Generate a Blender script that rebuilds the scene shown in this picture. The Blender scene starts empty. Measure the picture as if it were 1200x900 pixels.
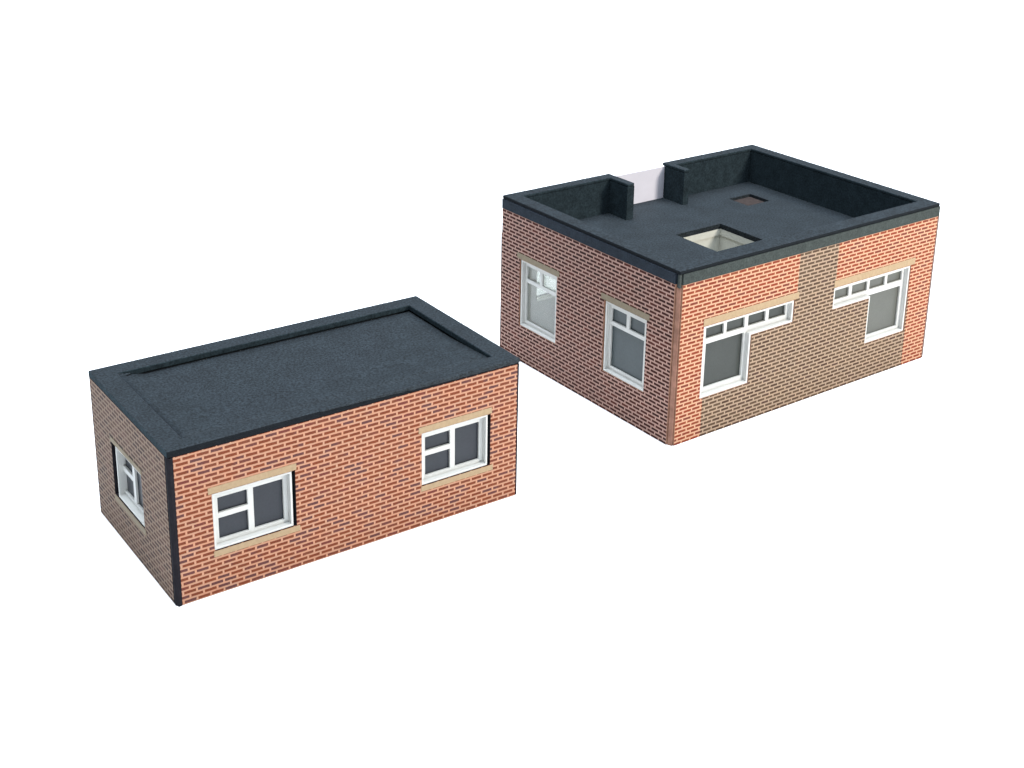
import bpy, bmesh, math, random
from mathutils import Vector, Matrix
random.seed(7)
scn = bpy.context.scene
COL = scn.collection

# ------------------------------------------------------------------ helpers
def link(name, bm, mats, parent=None, bevel=0.0, smooth=False, seg=2):
    bmesh.ops.remove_doubles(bm, verts=bm.verts, dist=1e-6)
    bmesh.ops.recalc_face_normals(bm, faces=bm.faces)
    me = bpy.data.meshes.new(name)
    bm.to_mesh(me); bm.free()
    o = bpy.data.objects.new(name, me)
    COL.objects.link(o)
    for m in (mats if isinstance(mats, (list, tuple)) else [mats]):
        me.materials.append(m)
    if parent is not None:
        o.parent = parent
    if bevel > 0:
        b = o.modifiers.new("Bevel", 'BEVEL')
        b.width = bevel; b.segments = seg; b.limit_method = 'ANGLE'
        b.angle_limit = math.radians(50)
        b.use_clamp_overlap = True
    return o

def inside(rects, u, z):
    return any(r[0] < u < r[1] and r[2] < z < r[3] for r in rects)

def shrink(rects, l, r, b, t):
    return [(a[0] + l, a[1] - r, a[2] + b, a[3] - t) for a in rects]

def grid_slab(rects, holes, d0, d1, mp, mat=None, edge=0, extra_u=(), extra_z=(), back=None,
              warp=None, step=None, bm=None):
    """Watertight slab: union of rects minus holes, between depths d0 and d1. mp(u, z, d) -> local point.
    mat(u, z) gives the material index of the outer face, edge that of the rim, back that of the inner face."""
    us = sorted({round(v, 5) for r in list(rects) + list(holes) for v in r[:2]} | set(extra_u))
    zs = sorted({round(v, 5) for r in list(rects) + list(holes) for v in r[2:]} | set(extra_z))
    bm = bm or bmesh.new()
    uvl = bm.loops.layers.uv.verify()
    cache = {}
    def V(i, j, d):
        k = (i, j, d)
        if k not in cache:
            u, z = us[i], zs[j]
            if warp: z = warp(u, z)
            cache[k] = bm.verts.new(mp(u, z, d1 if d else d0))
        return cache[k]
    def fill(i, j):
        if i < 0 or j < 0 or i >= len(us) - 1 or j >= len(zs) - 1: return False
        u, z = (us[i] + us[i + 1]) / 2, (zs[j] + zs[j + 1]) / 2
        return inside(rects, u, z) and not inside(holes, u, z)
    def face(idx, m):
        f = bm.faces.new([V(*k) for k in idx]); f.material_index = m
        for lp, k in zip(f.loops, idx):
            lp[uvl].uv = (us[k[0]], zs[k[1]])
    for i in range(len(us) - 1):
        for j in range(len(zs) - 1):
            if not fill(i, j): continue
            u, z = (us[i] + us[i + 1]) / 2, (zs[j] + zs[j + 1]) / 2
            m = mat(u, z) if mat else 0
            face([(i, j, 0), (i + 1, j, 0), (i + 1, j + 1, 0), (i, j + 1, 0)], m)
            face([(i, j, 1), (i, j + 1, 1), (i + 1, j + 1, 1), (i + 1, j, 1)], m if back is None else back)
            if not fill(i - 1, j): face([(i, j, 0), (i, j + 1, 0), (i, j + 1, 1), (i, j, 1)], edge)
            if not fill(i + 1, j): face([(i + 1, j, 0), (i + 1, j, 1), (i + 1, j + 1, 1), (i + 1, j + 1, 0)], edge)
            if not fill(i, j - 1): face([(i, j, 0), (i, j, 1), (i + 1, j, 1), (i + 1, j, 0)], edge)
            if not fill(i, j + 1): face([(i, j + 1, 0), (i + 1, j + 1, 0), (i + 1, j + 1, 1), (i, j + 1, 1)], edge)
    return bm

def front_map(y0=0.0):
    return lambda u, z, d: (u, y0 + d, z)
def left_map(x0=0.0):
    return lambda u, z, d: (x0 + d, u, z)
def right_map(x1):
    return lambda u, z, d: (x1 - d, u, z)
def back_map(y1):
    return lambda u, z, d: (u, y1 - d, z)
def flat_map(z1):
    return lambda u, v, d: (u, v, z1 - d)

def thing(name, label, cat, loc=(0, 0, 0), rz=0.0, group=None):
    o = bpy.data.objects.new(name, None); COL.objects.link(o)
    o.location = loc; o.rotation_euler = (0, 0, rz)
    o.empty_display_size = 0.2
    o['label'] = label; o['category'] = cat
    if group: o['group'] = group
    return o

# ------------------------------------------------------------------ materials
def new_mat(name):
    m = bpy.data.materials.new(name); m.use_nodes = True
    nt = m.node_tree
    return m, nt, nt.nodes, nt.links, nt.nodes['Principled BSDF']

def s2l(c):
    f = lambda v: v / 12.92 if v <= .04045 else ((v + .055) / 1.055) ** 2.4
    return tuple(f(v / 255) for v in c) + (1,)

def ramp(N, stops):
    r = N.new('ShaderNodeValToRGB')
    while len(r.color_ramp.elements) < len(stops): r.color_ramp.elements.new(.5)
    for e, (p, c) in zip(r.color_ramp.elements, stops): e.position = p; e.color = c
    return r

def brick_mat(name, bricks, mortar, mortar2, phase=(0.0, 0.0), seed=0.0):
    """Printed brick paper: per-brick tones from a ramp, pale mortar, faint ink wear."""
    m, nt, N, L, P = new_mat(name)
    uv = N.new('ShaderNodeUVMap')
    mp = N.new('ShaderNodeMapping'); mp.inputs['Location'].default_value = (phase[0] + 8.45, phase[1] + 2.96, 0)
    L.new(uv.outputs['UV'], mp.inputs['Vector'])
    # slight print waviness
    nz = N.new('ShaderNodeTexNoise'); nz.inputs['Scale'].default_value = 55; nz.inputs['Detail'].default_value = 2
    L.new(mp.outputs['Vector'], nz.inputs['Vector'])
    sub = N.new('ShaderNodeVectorMath'); sub.operation = 'SUBTRACT'; sub.inputs[1].default_value = (.5, .5, .5)
    L.new(nz.outputs['Color'], sub.inputs[0])
    sc = N.new('ShaderNodeVectorMath'); sc.operation = 'SCALE'; sc.inputs['Scale'].default_value = .0045
    L.new(sub.outputs['Vector'], sc.inputs[0])
    add = N.new('ShaderNodeVectorMath'); add.operation = 'ADD'
    L.new(mp.outputs['Vector'], add.inputs[0]); L.new(sc.outputs['Vector'], add.inputs[1])
    b = N.new('ShaderNodeTexBrick')
    b.inputs['Scale'].default_value = 1
    b.inputs['Brick Width'].default_value = .0845
    b.inputs['Row Height'].default_value = .0296
    b.inputs['Mortar Size'].default_value = .0067
    b.inputs['Mortar Smooth'].default_value = .25
    b.inputs['Color1'].default_value = (0, 0, 0, 1); b.inputs['Color2'].default_value = (1, 1, 1, 1)
    b.inputs['Mortar'].default_value = (.5, .5, .5, 1); b.inputs['Bias'].default_value = 0
    L.new(add.outputs['Vector'], b.inputs['Vector'])
    r = ramp(N, bricks)
    # clusters of odd bricks: shift the random value with a coarse noise
    cn = N.new('ShaderNodeTexNoise'); cn.inputs['Scale'].default_value = 5.0; cn.inputs['Detail'].default_value = 1.5
    ofs = N.new('ShaderNodeVectorMath'); ofs.operation = 'ADD'; ofs.inputs[1].default_value = (seed, seed * 1.7, 0)
    L.new(mp.outputs['Vector'], ofs.inputs[0]); L.new(ofs.outputs['Vector'], cn.inputs['Vector'])
    mr = N.new('ShaderNodeMapRange'); mr.inputs[1].default_value = .3; mr.inputs[2].default_value = .7
    mr.inputs[3].default_value = -.30; mr.inputs[4].default_value = .26
    L.new(cn.outputs['Fac'], mr.inputs[0])
    ma = N.new('ShaderNodeMath'); ma.operation = 'ADD'; ma.use_clamp = True
    L.new(b.outputs['Color'], ma.inputs[0]); L.new(mr.outputs[0], ma.inputs[1])
    L.new(ma.outputs[0], r.inputs['Fac'])
    # ink texture inside bricks
    fn = N.new('ShaderNodeTexNoise'); fn.inputs['Scale'].default_value = 160; fn.inputs['Detail'].default_value = 3
    L.new(mp.outputs['Vector'], fn.inputs['Vector'])
    hv = N.new('ShaderNodeHueSaturation')
    mv = N.new('ShaderNodeMapRange'); mv.inputs[1].default_value = .3; mv.inputs[2].default_value = .7
    mv.inputs[3].default_value = .78; mv.inputs[4].default_value = 1.22
    L.new(fn.outputs['Fac'], mv.inputs[0]); L.new(mv.outputs[0], hv.inputs['Value']); L.new(r.outputs['Color'], hv.inputs['Color'])
    mn = N.new('ShaderNodeTexNoise'); mn.inputs['Scale'].default_value = 14; mn.inputs['Detail'].default_value = 3
    L.new(ofs.outputs['Vector'], mn.inputs['Vector'])
    mc = ramp(N, [(.32, mortar), (.7, mortar2)])
    L.new(mn.outputs['Fac'], mc.inputs['Fac'])
    mx = N.new('ShaderNodeMix'); mx.data_type = 'RGBA'
    L.new(b.outputs['Fac'], mx.inputs['Factor']); L.new(hv.outputs['Color'], mx.inputs['A']); L.new(mc.outputs['Color'], mx.inputs['B'])
    L.new(mx.outputs['Result'], P.inputs['Base Color'])
    P.inputs['Roughness'].default_value = .7
    P.inputs['Specular IOR Level'].default_value = .08
    return m

def plain_mat(name, c, rough=.6, spec=.3, var=.12, scale=30, bump=0.0, bscale=180, specks=0.0):
    m, nt, N, L, P = new_mat(name)
    tc = N.new('ShaderNodeTexCoord')
    nz = N.new('ShaderNodeTexNoise'); nz.inputs['Scale'].default_value = scale; nz.inputs['Detail'].default_value = 5
    L.new(tc.outputs['Object'], nz.inputs['Vector'])
    lo = tuple(v * (1 - var) for v in c[:3]) + (1,); hi = tuple(min(1, v * (1 + var)) for v in c[:3]) + (1,)
    r = ramp(N, [(.3, lo), (.7, hi)])
    L.new(nz.outputs['Fac'], r.inputs['Fac'])
    out = r.outputs['Color']
    if specks:
        gn = N.new('ShaderNodeTexNoise'); gn.inputs['Scale'].default_value = 66; gn.inputs['Detail'].default_value = 3
        gn.inputs['Roughness'].default_value = .7
        L.new(tc.outputs['Object'], gn.inputs['Vector'])
        gr = N.new('ShaderNodeMapRange'); gr.inputs[1].default_value = .36; gr.inputs[2].default_value = .64
        gr.inputs[3].default_value = 1 - specks; gr.inputs[4].default_value = 1 + specks
        L.new(gn.outputs['Fac'], gr.inputs[0])
        hs = N.new('ShaderNodeHueSaturation'); L.new(out, hs.inputs['Color']); L.new(gr.outputs[0], hs.inputs['Value'])
        out = hs.outputs['Color']
    L.new(out, P.inputs['Base Color'])
    P.inputs['Roughness'].default_value = rough
    P.inputs['Specular IOR Level'].default_value = spec
    if bump:
        bn = N.new('ShaderNodeTexNoise'); bn.inputs['Scale'].default_value = bscale; bn.inputs['Detail'].default_value = 4
        L.new(tc.outputs['Object'], bn.inputs['Vector'])
        bp = N.new('ShaderNodeBump'); bp.inputs['Strength'].default_value = bump; bp.inputs['Distance'].default_value = .004
        L.new(bn.outputs['Fac'], bp.inputs['Height']); L.new(bp.outputs['Normal'], P.inputs['Normal'])
    return m

def k(c, f): return tuple(v * f for v in c[:3]) + (1,)
RED_A = brick_mat('orange_red_brick_paper',
    [(0, (.085, .036, .034, 1)), (.12, (.10, .038, .034, 1)), (.24, (.130, .036, .019, 1)), (.6, (.152, .041, .020, 1)), (.85, (.138, .043, .024, 1)), (1, (.120, .034, .026, 1))],
    (.41, .198, .119, 1), (.38, .212, .138, 1), seed=3.1)
RED_B = brick_mat('bright_red_brick_paper',
    [(0, (.13, .035, .024, 1)), (.2, (.155, .030, .016, 1)), (.55, (.182, .036, .018, 1)), (1, (.165, .043, .021, 1))],
    (.465, .27, .162, 1), (.43, .243, .157, 1), phase=(.02, .006), seed=9.4)
BROWN_B = brick_mat('brown_brick_paper',
    [(0, (.052, .030, .020, 1)), (.3, (.067, .041, .026, 1)), (.7, (.077, .049, .030, 1)), (1, (.060, .034, .025, 1))],
    (.31, .217, .146, 1), (.28, .205, .145, 1), phase=(.02, .006), seed=5.5)
SHADE_B = brick_mat('shaded_red_brick_paper',  # red brick print darkened: shade of the left wall put into its colour
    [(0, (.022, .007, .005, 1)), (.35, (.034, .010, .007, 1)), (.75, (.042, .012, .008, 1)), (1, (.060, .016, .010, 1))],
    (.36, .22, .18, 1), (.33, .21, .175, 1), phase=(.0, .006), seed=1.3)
SHADE_A = brick_mat('shaded_brown_brick_paper',  # small building's brick print with the left wall's shade in its tones
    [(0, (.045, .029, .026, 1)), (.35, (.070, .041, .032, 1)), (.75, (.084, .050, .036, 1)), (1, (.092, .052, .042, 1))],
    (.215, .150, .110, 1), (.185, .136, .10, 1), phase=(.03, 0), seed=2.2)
ROOF = plain_mat('black_roof_board', (.0135, .0185, .0225, 1), rough=.78, spec=.2, var=.16, scale=6, bump=.3, bscale=120, specks=.6)
BLACK = plain_mat('black_board', (.016, .021, .027, 1), rough=.8, spec=.12, var=.2, scale=20, bump=.3, specks=.2)
INNER = plain_mat('charcoal_board', (.021, .032, .038, 1), rough=.9, spec=.06, var=.2, scale=14, bump=.3, specks=.3)
FASC = plain_mat('dark_grey_fascia', (.034, .041, .038, 1), rough=.8, spec=.12, var=.18, scale=16, specks=.25)
FASC_SHADE = plain_mat('shaded_fascia', (.015, .021, .029, 1), rough=.8, spec=.12, var=.18, scale=16, specks=.25)  # same fascia, darkened in colour for its shaded left side
EDGE_A = plain_mat('dark_card_edge', (.011, .010, .013, 1), rough=.85, spec=.1, var=.2)
EDGE_B = plain_mat('brown_card_edge', (.30, .16, .105, 1), rough=.8, spec=.1, var=.2, scale=18)
EDGE_D = plain_mat('grey_brown_card_edge', (.13, .09, .075, 1), rough=.8, spec=.1, var=.2, scale=18)
WELL = plain_mat('grey_white_card', (.56, .56, .50, 1), rough=.8, spec=.1, var=.03)
STONE_SHADE = plain_mat('shaded_stone_print', (.20, .165, .115, 1), rough=.7, spec=.1, var=.08, scale=40)  # stone print with shade painted in, for the left windows
RECESS = plain_mat('brown_black_card', (.036, .028, .026, 1), rough=.9, spec=.05, var=.2)
EDGE_SHADE = plain_mat('shaded_edge', (.009, .011, .013, 1), rough=.9, spec=.05, var=.1)  # board edges blackened to paint the shade along coping and roof front
POST_B = plain_mat('reddish_brown_edge', (.22, .115, .082, 1), rough=.8, spec=.1, var=.22, scale=18)
WHITE = plain_mat('white_frame_card', (.50, .50, .475, 1), rough=.5, spec=.2, var=.03, scale=22)
STONE = plain_mat('tan_stone_print', (.31, .225, .135, 1), rough=.7, spec=.1, var=.08, scale=40)
CREAM = plain_mat('pale_inside_card', (.76, .73, .65, 1), rough=.8, spec=.1, var=.04)
LILAC = plain_mat('lilac_backdrop', (.70, .68, .74, 1), rough=.7, spec=.1, var=.03, scale=8)
TABLE = plain_mat('white_table', (.90, .90, .90, 1), rough=.9, spec=.05, var=.01)
GLAZE_A = plain_mat('slate_grey_glazing', (.025, .028, .034, 1), rough=.3, spec=.2, var=.05, scale=9, specks=.05)
GLAZE_L = plain_mat('grey_glazing', (.055, .067, .070, 1), rough=.3, spec=.2, var=.05, scale=9, specks=.05)
GLAZE_B = plain_mat('warm_grey_glazing', (.033, .037, .033, 1), rough=.3, spec=.2, var=.05, scale=9, specks=.05)
GLAZE_REFL = plain_mat('reflection_grey_glazing', (.082, .084, .072, 1), rough=.3, spec=.2, var=.04, scale=9, specks=.04)  # lighter pane colour stands for the reflection in the right window

def glass_mat(name='milky_glazing', col=(.97, .98, .96, 1), veil=.13):
    m, nt, N, L, P = new_mat(name)
    tr = N.new('ShaderNodeBsdfTransparent'); tr.inputs['Color'].default_value = col
    gl = N.new('ShaderNodeBsdfGlossy'); gl.inputs['Roughness'].default_value = .05
    mx = N.new('ShaderNodeMixShader'); out = N['Material Output']
    mx.inputs['Fac'].default_value = .06; L.new(tr.outputs[0], mx.inputs[1]); L.new(gl.outputs[0], mx.inputs[2])
    df = N.new('ShaderNodeBsdfDiffuse'); df.inputs['Color'].default_value = (.60, .62, .59, 1)
    m2 = N.new('ShaderNodeMixShader'); m2.inputs['Fac'].default_value = veil
    L.new(mx.outputs[0], m2.inputs[1]); L.new(df.outputs[0], m2.inputs[2])
    L.new(m2.outputs[0], out.inputs['Surface'])
    return m
CLEAR = glass_mat()
SMOKE = glass_mat('frosted_rear_glazing', (.70, .71, .68, 1), .15)

# ------------------------------------------------------------------ windows
def window(root, mp, hole, glass, glaze, flip=None, gap=.010, gapl=.0012, stone=None, d_ring=.022, d_sash=.040,
           ring=.014, lintel=None, sill=None, label=None, tilt=0.0):
    """hole / glass: rect lists in wall units seen from outside (u runs to the viewer's right).
    flip: function turning viewer-u into the wall's own axis."""
    if flip is None:
        pm = mp
    else:
        pm = lambda u, z, d: mp(flip(u), z, d)
    O = shrink(hole, gapl, gap, .0012, .0012)
    I = shrink(O, ring, ring, ring, ring)
    w = link('window', grid_slab(O, I, d_ring, .078, pm), WHITE, root, bevel=.0025)
    if label: w['label'] = label
    I2 = shrink(I, .0006, .0006, .0006, .0006)
    link('sash', grid_slab(I2, glass, d_sash, d_sash + .016, pm), WHITE, w, bevel=.0018)
    I3 = shrink(I, .001, .001, .001, .001)
    link('pane', grid_slab(I3, [], d_sash + .0175, d_sash + .0205, pm), glaze, w)
    if lintel:
        link('lintel', grid_slab([lintel], [], -.0035, -.0002, pm), stone or STONE, w, bevel=.001)
    if sill:
        link('sill', grid_slab([sill], [], -.0035, -.0002, pm), stone or STONE, w, bevel=.001)
    return w

# ================================================================== SMALL BUILDING
WS, DS, HS = 2.3949, 1.2926, 1.0
T = .020                                     # card thickness of the brick sheets
small = thing('brick_building', 'smaller low building in orange-red brick with a flat black recessed roof and two front windows', 'model building')

S_f = [[(.250, .778, .288, .658)], [(1.655, 2.176, .288, .656)]]
S_l = [(.452, .955, .290, .652)]

link('wall', grid_slab([(.034, WS - .0145, 0, .957)], S_f[0] + S_f[1], 0, T, front_map(), edge=1, back=1), [RED_A, EDGE_A], small)
link('wall', grid_slab([(.043, DS - .0145, 0, .957)], S_l, 0, T, left_map(), edge=1, back=1), [SHADE_A, EDGE_A], small)
link('wall', grid_slab([(.003, DS - .0145, 0, .957)], [], 0, .0138, right_map(WS), edge=1, back=1), [SHADE_A, EDGE_A], small)
link('wall', grid_slab([(.003, WS - .003, 0, .957)], [], 0, .0138, back_map(DS), edge=1, back=1), [RED_A, EDGE_A], small)

# black board shell behind the brick sheets (grooves show at the corners)
CW = .075
def shrunk(h): return shrink(h, -.004, -.004, -.004, -.004)
bm = bmesh.new()
c0 = T + .0006
grid_slab([(c0, WS - c0, 0, .950)], shrunk(S_f[0] + S_f[1]), c0, c0 + CW, front_map(), bm=bm)
grid_slab([(c0, WS - c0, 0, .950)], [], c0, c0 + CW, back_map(DS), bm=bm)
grid_slab([(c0 + CW, DS - c0 - CW, 0, .950)], shrunk(S_l), c0, c0 + CW, left_map(), bm=bm)
grid_slab([(c0 + CW, DS - c0 - CW, 0, .950)], [], c0, c0 + CW, right_map(WS), bm=bm)
link('shell', bm, BLACK, small)
def corner_post(root, h, mat, q):
    bm = bmesh.new()
    lo = [bm.verts.new((a, b, -.0015)) for a, b in q]; hi = [bm.verts.new((a, b, h)) for a, b in q]
    n = len(q)
    for i in range(n): bm.faces.new((lo[i], lo[(i + 1) % n], hi[(i + 1) % n], hi[i]))
    bm.faces.new(lo[::-1]); bm.faces.new(hi)
    return link('corner_post', bm, mat, root, bevel=.0015)
corner_post(small, .957, EDGE_A, [(.003, .0425), (-.001, .020), (.012, -.005), (.0335, -.003), (.0335, .0203), (.0203, .0203), (.0203, .0425)])

# roof: board with a raised rim along the back and the right, sunk deck in the middle
def roof_small():
    x0, x1, y0, y1 = -.0015, WS - .001, -.002, DS - .001
    ix0, ix1, iy0, iy1 = .140, 2.255, .115, 1.160
    bm = bmesh.new()
    # stepped ring, then the deck falls gently from the front left to the back right
    grid_slab([(x0, x1, y0, y1)], [(ix0, ix1, iy0, iy1)], 0, .0415, flat_map(1.0), edge=1, bm=bm)
    o = link('roof', bm, [ROOF, INNER, EDGE_SHADE], small, bevel=.007)
    for q in o.data.polygons:
        if q.material_index == 1 and q.center.y < .01: q.material_index = 2
    return o
roof = roof_small()
def deck_small():
    bm = bmesh.new()
    x0, x1, y0, y1 = .1395, 2.2555, .1145, 1.1605
    nx, ny = 24, 12
    def zt(x, y):
        a = min(1, (x - x0) / .16); b = min(1, max(0, (y - y0) / .5)); 
        a = a * a * (3 - 2 * a)
        return .999 - .047 * (a * .95 + .05) * (.45 + .55 * b) 
    g = [[bm.verts.new((x0 + (x1 - x0) * i / nx, y0 + (y1 - y0) * j / ny, 0)) for j in range(ny + 1)] for i in range(nx + 1)]
    for r in g:
        for v in r: v.co.z = zt(v.co.x, v.co.y)
    lo = {}
    for i in range(nx):
        for j in range(ny):
            f = bm.faces.new((g[i][j], g[i + 1][j], g[i + 1][j + 1], g[i][j + 1])); f.smooth = True
    e = [v for v in bm.edges if v.is_boundary]
    r = bmesh.ops.extrude_edge_only(bm, edges=e)
    vs = [q for q in r['geom'] if isinstance(q, bmesh.types.BMVert)]
    for v in vs: v.co.z = .925
    bmesh.ops.contextual_create(bm, geom=[q for q in r['geom'] if isinstance(q, bmesh.types.BMEdge)])
    return link('deck', bm, ROOF, roof)
deck_small()
def roof_lip(root):
    # uneven bead of roof coating hanging over the front edge, thicker to the right
    bm = bmesh.new(); rnd = random.Random(11); rows = []
    xa, xb, n = .95, WS - .002, 60
    for i in range(n + 1):
        x = xa + (xb - xa) * i / n; t = min(1, (i / n) * 1.35)
        h = .008 + .022 * t * t * (3 - 2 * t) + rnd.uniform(-.0015, .0015) * (1 + t)
        d = .0055 + .005 * t + rnd.uniform(-.0008, .0008)
        rows.append([bm.verts.new(v) for v in ((x, .012, 1.0012), (x, -.3 * d, 1.0012), (x, -d, .9965), (x, -d, 1.0 - h * .8), (x, -.5 * d, 1.0 - h), (x, .0045, 1.0 - h))])
    for a, b in zip(rows, rows[1:]):
        for j in range(6):
            f = bm.faces.new((a[j], a[(j + 1) % 6], b[(j + 1) % 6], b[j])); f.smooth = True
    bm.faces.new(rows[0]); bm.faces.new(rows[-1][::-1])
    return link('roof_lip', bm, ROOF, root)
roof_lip(roof)
def blobs(root):
    rnd = random.Random(3)
    for (x, y, z, r) in [(.165, 1.142, .987, .010), (.187, 1.132, .985, .012), (.210, 1.145, .981, .009)]:
        bm = bmesh.new()
        sp = bmesh.ops.create_icosphere(bm, subdivisions=2, radius=r)
        for v in sp['verts']:
            v.co = Vector((v.co.x * rnd.uniform(1, 1.5), v.co.y, v.co.z * .7)) + Vector((x, y, z)) + Vector((rnd.uniform(-1, 1), rnd.uniform(-1, 1), rnd.uniform(-1, 1))) * r * .2
        link('glue_bead', bm, ROOF, root)
blobs(roof)

def casement(u0, u1, z0, z1):
    # one tall light at the viewer's right, a small light over a larger one at the left
    a, b = u0 + .049, u1 - .062
    return [(a, a + .187, z0 + .214, z1 - .056), (a, a + .187, z0 + .040, z0 + .180), (a + .224, b, z0 + .040, z1 - .056)]
for h, lab in ((S_f[0], None), (S_f[1], None)):
    u0, u1, z0, z1 = h[0]
    window(small, front_map(), h, casement(*h[0]), GLAZE_A, gap=.020, d_ring=.004,
           lintel=(u0 - .022, u1 + .008, z1 + .004, z1 + .046), sill=(u0 - .006, u1 + .020, z0 - .041, z0 - .003))
# left end window, seen almost edge-on
u0, u1, z0, z1 = S_l[0]
fl = lambda u: (u0 + u1) - u
window(small, left_map(), S_l, casement(*S_l[0]), GLAZE_A, flip=fl, gap=.0012, gapl=.055, d_ring=.005, stone=STONE_SHADE,
       lintel=(u0 - .010, u1 + .014, z1 + .004, z1 + .036), sill=(u0 - .004, u1 + .018, z0 - .040, z0 - .004))

# ================================================================== LARGE BUILDING
WB, DB, HB = 2.8085, 2.0986, 1.3427
large = thing('brick_building', 'larger brick building with a walled black roof terrace, square roof opening and L-shaped front windows',
              'model building', (3.70656, -.04261, 0), .0272263)
ZF = 1.234; ZT = 1.314                       # fascia band
B_w1 = [(.262, 1.190, .692, .872), (.262, .755, .306, .872)]
B_w2 = [(1.622, 2.524, .692, .872), (2.044, 2.524, .306, .872)]
B_lA = [(1.358, 1.838, .310, .876)]
B_lB = [(.314, .790, .306, .874)]

def front_mat(u, z):
    if u > .285 and u < 2.535 and z < .60: return 1
    if 1.205 < u < 1.630: return 1
    if .30 < u < 2.5 and z < .872: return 1
    return 0
link('wall', grid_slab([(.036, WB - .0145, 0, ZF)], B_w1 + B_w2, 0, T, front_map(), mat=front_mat, edge=2, back=2,
     extra_u=(.290, 1.207, 1.632, 2.538), extra_z=(.60,)), [RED_B, BROWN_B, EDGE_B], large)
link('wall', grid_slab([(.046, DB - .0145, 0, ZF)], B_lA + B_lB, 0, T, left_map(), edge=1, back=1), [SHADE_B, EDGE_B], large)
B_rt = [(.30, 1.85, .12, .88)]  # unseen opening, added to let light into the interior
B_bk = [(.30, .80, .395, .880), (1.15, 1.75, .10, .90), (2.05, 2.50, .395, .880)]  # first shows through the left window; the others are added to brighten inside
link('wall', grid_slab([(.003, WB - .003, 0, 1.026)], B_bk, 0, .0138, back_map(DB), edge=1, back=1), [SHADE_B, EDGE_D], large)
link('wall', grid_slab([(.003, DB - .0145, 0, ZF)], B_rt, 0, .0228, right_map(WB + .009), edge=1, back=1), [SHADE_B, EDGE_D], large)
link('fascia', grid_slab([(.036, WB - .0145, ZF + .0006, ZT)], [], 0, T, front_map()), FASC, large, bevel=.003)
link('fascia', grid_slab([(.046, DB - .006, ZF + .0006, ZT)], [], 0, T, left_map()), FASC_SHADE, large, bevel=.003)
link('fascia', grid_slab([(.003, DB - .010, ZF + .0006, ZT)], [], 0, .0228, right_map(WB + .009)), FASC, large, bevel=.003)

# shell of thick board: dark outside, pale inside
c0 = T + .0006; CB = .085; ZR = 1.030        # ZR: roof deck level
bm = bmesh.new()
grid_slab([(c0, WB - c0, 0, .985)], shrunk(B_w1 + B_w2), c0, c0 + CB, front_map(), back=1, bm=bm)
grid_slab([(c0, WB - c0, 0, .985)], shrunk(B_bk), c0, c0 + CB, back_map(DB), back=1, edge=1, bm=bm)
grid_slab([(c0 + CB, DB - c0 - CB, 0, .985)], shrunk(B_lA + B_lB), c0, c0 + CB, left_map(), back=1, edge=1, bm=bm)
grid_slab([(c0 + CB, DB - c0 - CB, 0, .985)], shrunk(B_rt), c0, c0 + CB, right_map(WB), back=1, bm=bm)
link('shell', bm, [BLACK, CREAM], large)
bm = bmesh.new()
grid_slab([(c0 + CB + .001, WB - c0 - CB - .001, c0 + CB + .001, DB - c0 - CB - .001)], [], 0, .02, flat_map(.022), bm=bm)
link('inside_floor', bm, CREAM, large)

# roof deck with the square opening and a shallow second recess
HX = (1.136, 1.640, .788, 1.268); RX = (2.180, 2.440, 1.488, 1.722)
bm = grid_slab([(c0, WB - c0, c0, DB - c0)], [HX, RX], 0, ZR - .986, flat_map(ZR))
rb = link('roof', bm, ROOF, large, bevel=.002)
bm = grid_slab([(RX[0] - .0, RX[1] + .0, RX[2], RX[3])], [], .026, .040, flat_map(ZR))
link('recess_floor', bm, RECESS, rb)
# pale card shaft under the opening
bm = grid_slab([(HX[0] - .016, HX[1] + .016, HX[2] - .016, HX[3] + .016)], [HX], ZR - .985, ZR - .930, flat_map(ZR))
grid_slab([(HX[0] - .016, HX[1] + .016, HX[2] - .016, HX[3] + .016)], [(HX[0] - .006, HX[1] + .006, HX[2] - .006, HX[3] + .006)], ZR - .930, ZR - .50, flat_map(ZR), bm=bm)
lw = link('light_well', bm, WELL, rb)

# parapet: four walls with a gap at the back and two short returns
P0 = .0206
gx0, gx1 = 1.113, 1.716                      # gap in the back wall
rects = [(P0, WB - P0, P0, .142), (P0, .132, .142, DB - P0), (WB - .112, WB - P0, .142, DB - P0),
         (.132, gx0, 1.994, DB - P0), (gx1, WB - .112, 1.994, DB - P0),
         (1.040, gx0, 1.765, 1.994), (gx1, 1.778, 1.812, 1.994)]
bm = grid_slab(rects, [], HB - ZT - .0004, HB - ZR - .0008, flat_map(HB))
par = link('parapet', bm, INNER, large)
P0 = .005
crects = [(P0, WB + .003, P0, .142), (P0, .132, .142, DB - P0), (WB - .112, WB + .003, .142, DB - P0),
         (.132, gx0, 1.994, DB - P0), (gx1, WB - .112, 1.994, DB - P0),
         (1.040, gx0, 1.765, 1.994), (gx1, 1.778, 1.812, 1.994)]
link('coping', grid_slab(crects, [], 0, HB - ZT - .001, flat_map(HB), edge=1), [ROOF, EDGE_SHADE, INNER], par, bevel=.007)
for q in par.children[0].data.polygons:
    if q.material_index == 1 and q.center.x > .02 and q.center.y > .02: q.material_index = 2
# added panel standing for the pale background seen through the gap
bm = bmesh.new()
grid_slab([(gx0 + .0015, gx1 - .0015, ZR + .001, 1.316)], [], .024, .038, back_map(DB), bm=bm)
link('gap_backdrop', bm, LILAC, large)['label'] = 'added lilac panel standing for the background in the parapet gap'

post = corner_post(large, 1.215, POST_B, [(.008, .032), (.023, .008), (.029, .008), (.029, .0203), (.0203, .0203), (.0203, .038), (.008, .038)])
bm = bmesh.new()
bmesh.ops.create_cube(bm, size=1, matrix=Matrix.Translation((.0165, .0175, 1.2645)) @ Matrix.Diagonal((.018, .018, .098, 1)))
link('post_cap', bm, FASC, post)

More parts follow.
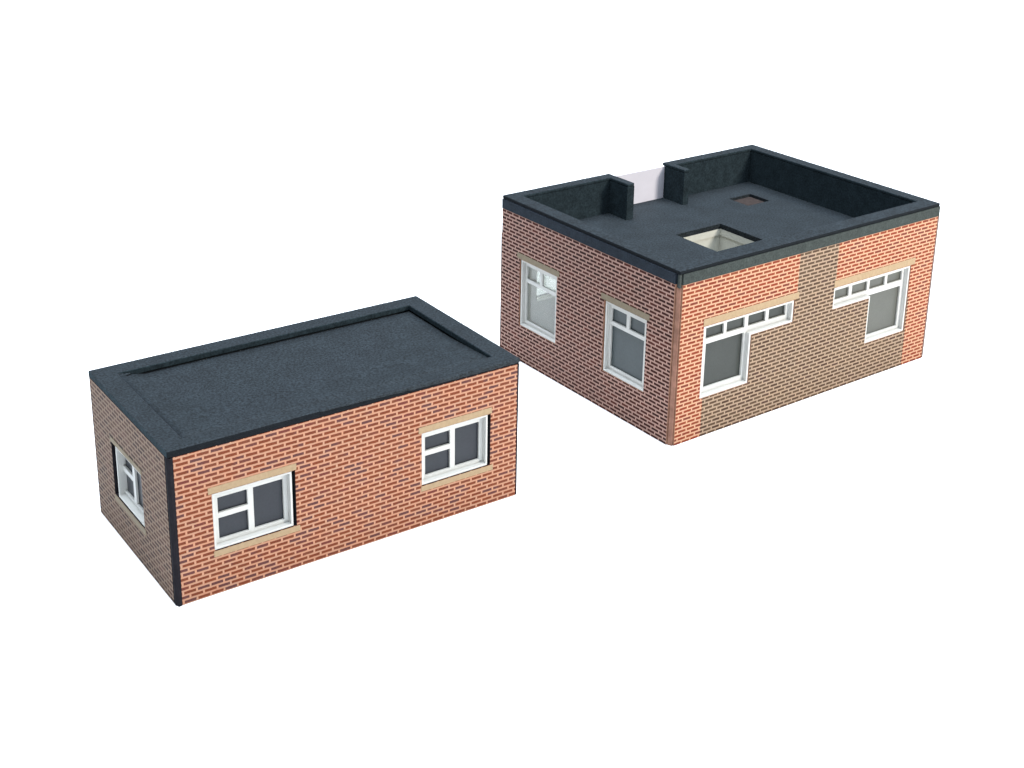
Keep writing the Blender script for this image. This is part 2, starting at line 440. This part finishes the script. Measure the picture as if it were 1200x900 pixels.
# windows ------------------------------------------------------------
def bsash(u0, u1, z0, z1):
    # two small lights over one large one
    a, b = u0 + .050, u1 - .058
    m = (a + b) / 2
    return [(a, m - .017, z1 - .158, z1 - .052), (m + .017, b, z1 - .158, z1 - .052), (a, b, z0 + .045, z1 - .190)]
for h, gl in ((B_lA, CLEAR), (B_lB, GLAZE_L)):
    u0, u1, z0, z1 = h[0]
    fl = (lambda s: (lambda u: s - u))(u0 + u1)
    window(large, left_map(), h, bsash(*h[0]), gl, flip=fl, gap=.0012, gapl=.012, d_ring=.006, d_sash=.036, stone=STONE_SHADE,
           lintel=(u0 - .032, u1 + .028, z1 + .004, z1 + .050),
           label='milky window showing the pale inside' if gl is CLEAR else None)
link('rear_pane', grid_slab([shrunk(B_bk)[0]], [], .060, .063, back_map(DB)), SMOKE, large)
dz, du = -.024, .044
l1 = [(.281, .459), (.487, .669), (.705, .884), (.917, 1.095)]
g1 = [(a + du, b + du, .774 + dz, .857 + dz) for a, b in l1] + [(.287 + du, .668 + du, .387 + dz, .733 + dz)]
window(large, front_map(), B_w1, g1, GLAZE_B, gap=.006, d_ring=.004, ring=.016,
       lintel=(.255, 1.228, .877, .930), label='L-shaped window with its large light at the left')
l2 = [(1.624, 1.799), (1.834, 2.012), (2.040, 2.223), (2.251, 2.429)]
g2 = [(a + du, b + du, .771 + dz, .850 + dz) for a, b in l2] + [(2.040 + du, 2.426 + du, .374 + dz, .722 + dz)]
window(large, front_map(), B_w2, g2, GLAZE_REFL, gap=.006, d_ring=.004, ring=.016,
       lintel=(1.616, 2.566, .877, .932), label='L-shaped window with its large light at the right')

# ================================================================== TABLE
bm = bmesh.new()
vs = [bm.verts.new(v) for v in ((-70, -70, -.002), (70, -70, -.002), (70, 70, -.002), (-70, 70, -.002))]
bm.faces.new(vs)
tb = link('table_top', bm, TABLE)
tb['kind'] = 'structure'; tb['label'] = 'plain white surface under both brick buildings'; tb['category'] = 'table'

# ================================================================== LIGHT
w = bpy.data.worlds.new('World'); scn.world = w; w.use_nodes = True
N = w.node_tree.nodes; L = w.node_tree.links
tc = N.new('ShaderNodeTexCoord'); sx = N.new('ShaderNodeSeparateXYZ')
L.new(tc.outputs['Generated'], sx.inputs[0])
r = ramp(N, [(0.0, (.012, .014, .016, 1)), (.84, (.02, .022, .025, 1)), (.915, (.77, .85, .94, 1)), (1.0, (.82, .90, 1.0, 1))])
L.new(sx.outputs['Z'], r.inputs['Fac'])
L.new(r.outputs['Color'], N['Background'].inputs['Color'])
N['Background'].inputs['Strength'].default_value = 12.5

def area(name, loc, tgt, size, power, col):
    d = bpy.data.lights.new(name, 'AREA'); d.energy = power; d.size = size; d.color = col; d.shape = 'DISK'
    o = bpy.data.objects.new(name, d); COL.objects.link(o)
    o.location = loc
    o.rotation_euler = (Vector(tgt) - Vector(loc)).to_track_quat('-Z', 'Y').to_euler()
    return o
area('key_lamp', (9.5, -9.0, 7.0), (3.0, .6, .5), 2.6, 1500, (1, .93, .84))

# ================================================================== CAMERA
cd = bpy.data.cameras.new('camera'); cam = bpy.data.objects.new('camera', cd); COL.objects.link(cam)
cam.location = (-2.4891495, -6.8694847, 4.7635009)
cam.rotation_euler = (1.23999115, -.01667265, -.60408873)
cd.sensor_width = 36; cd.lens = 1664.6424 / 1200 * 36
cd.shift_x = 1.236 / 1200; cd.shift_y = -180.065 / 1200
cd.clip_start = .05; cd.clip_end = 500
scn.camera = cam
scn.view_settings.view_transform = 'Standard'; scn.view_settings.look = 'None'
scn.view_settings.exposure = 0; scn.view_settings.gamma = 1
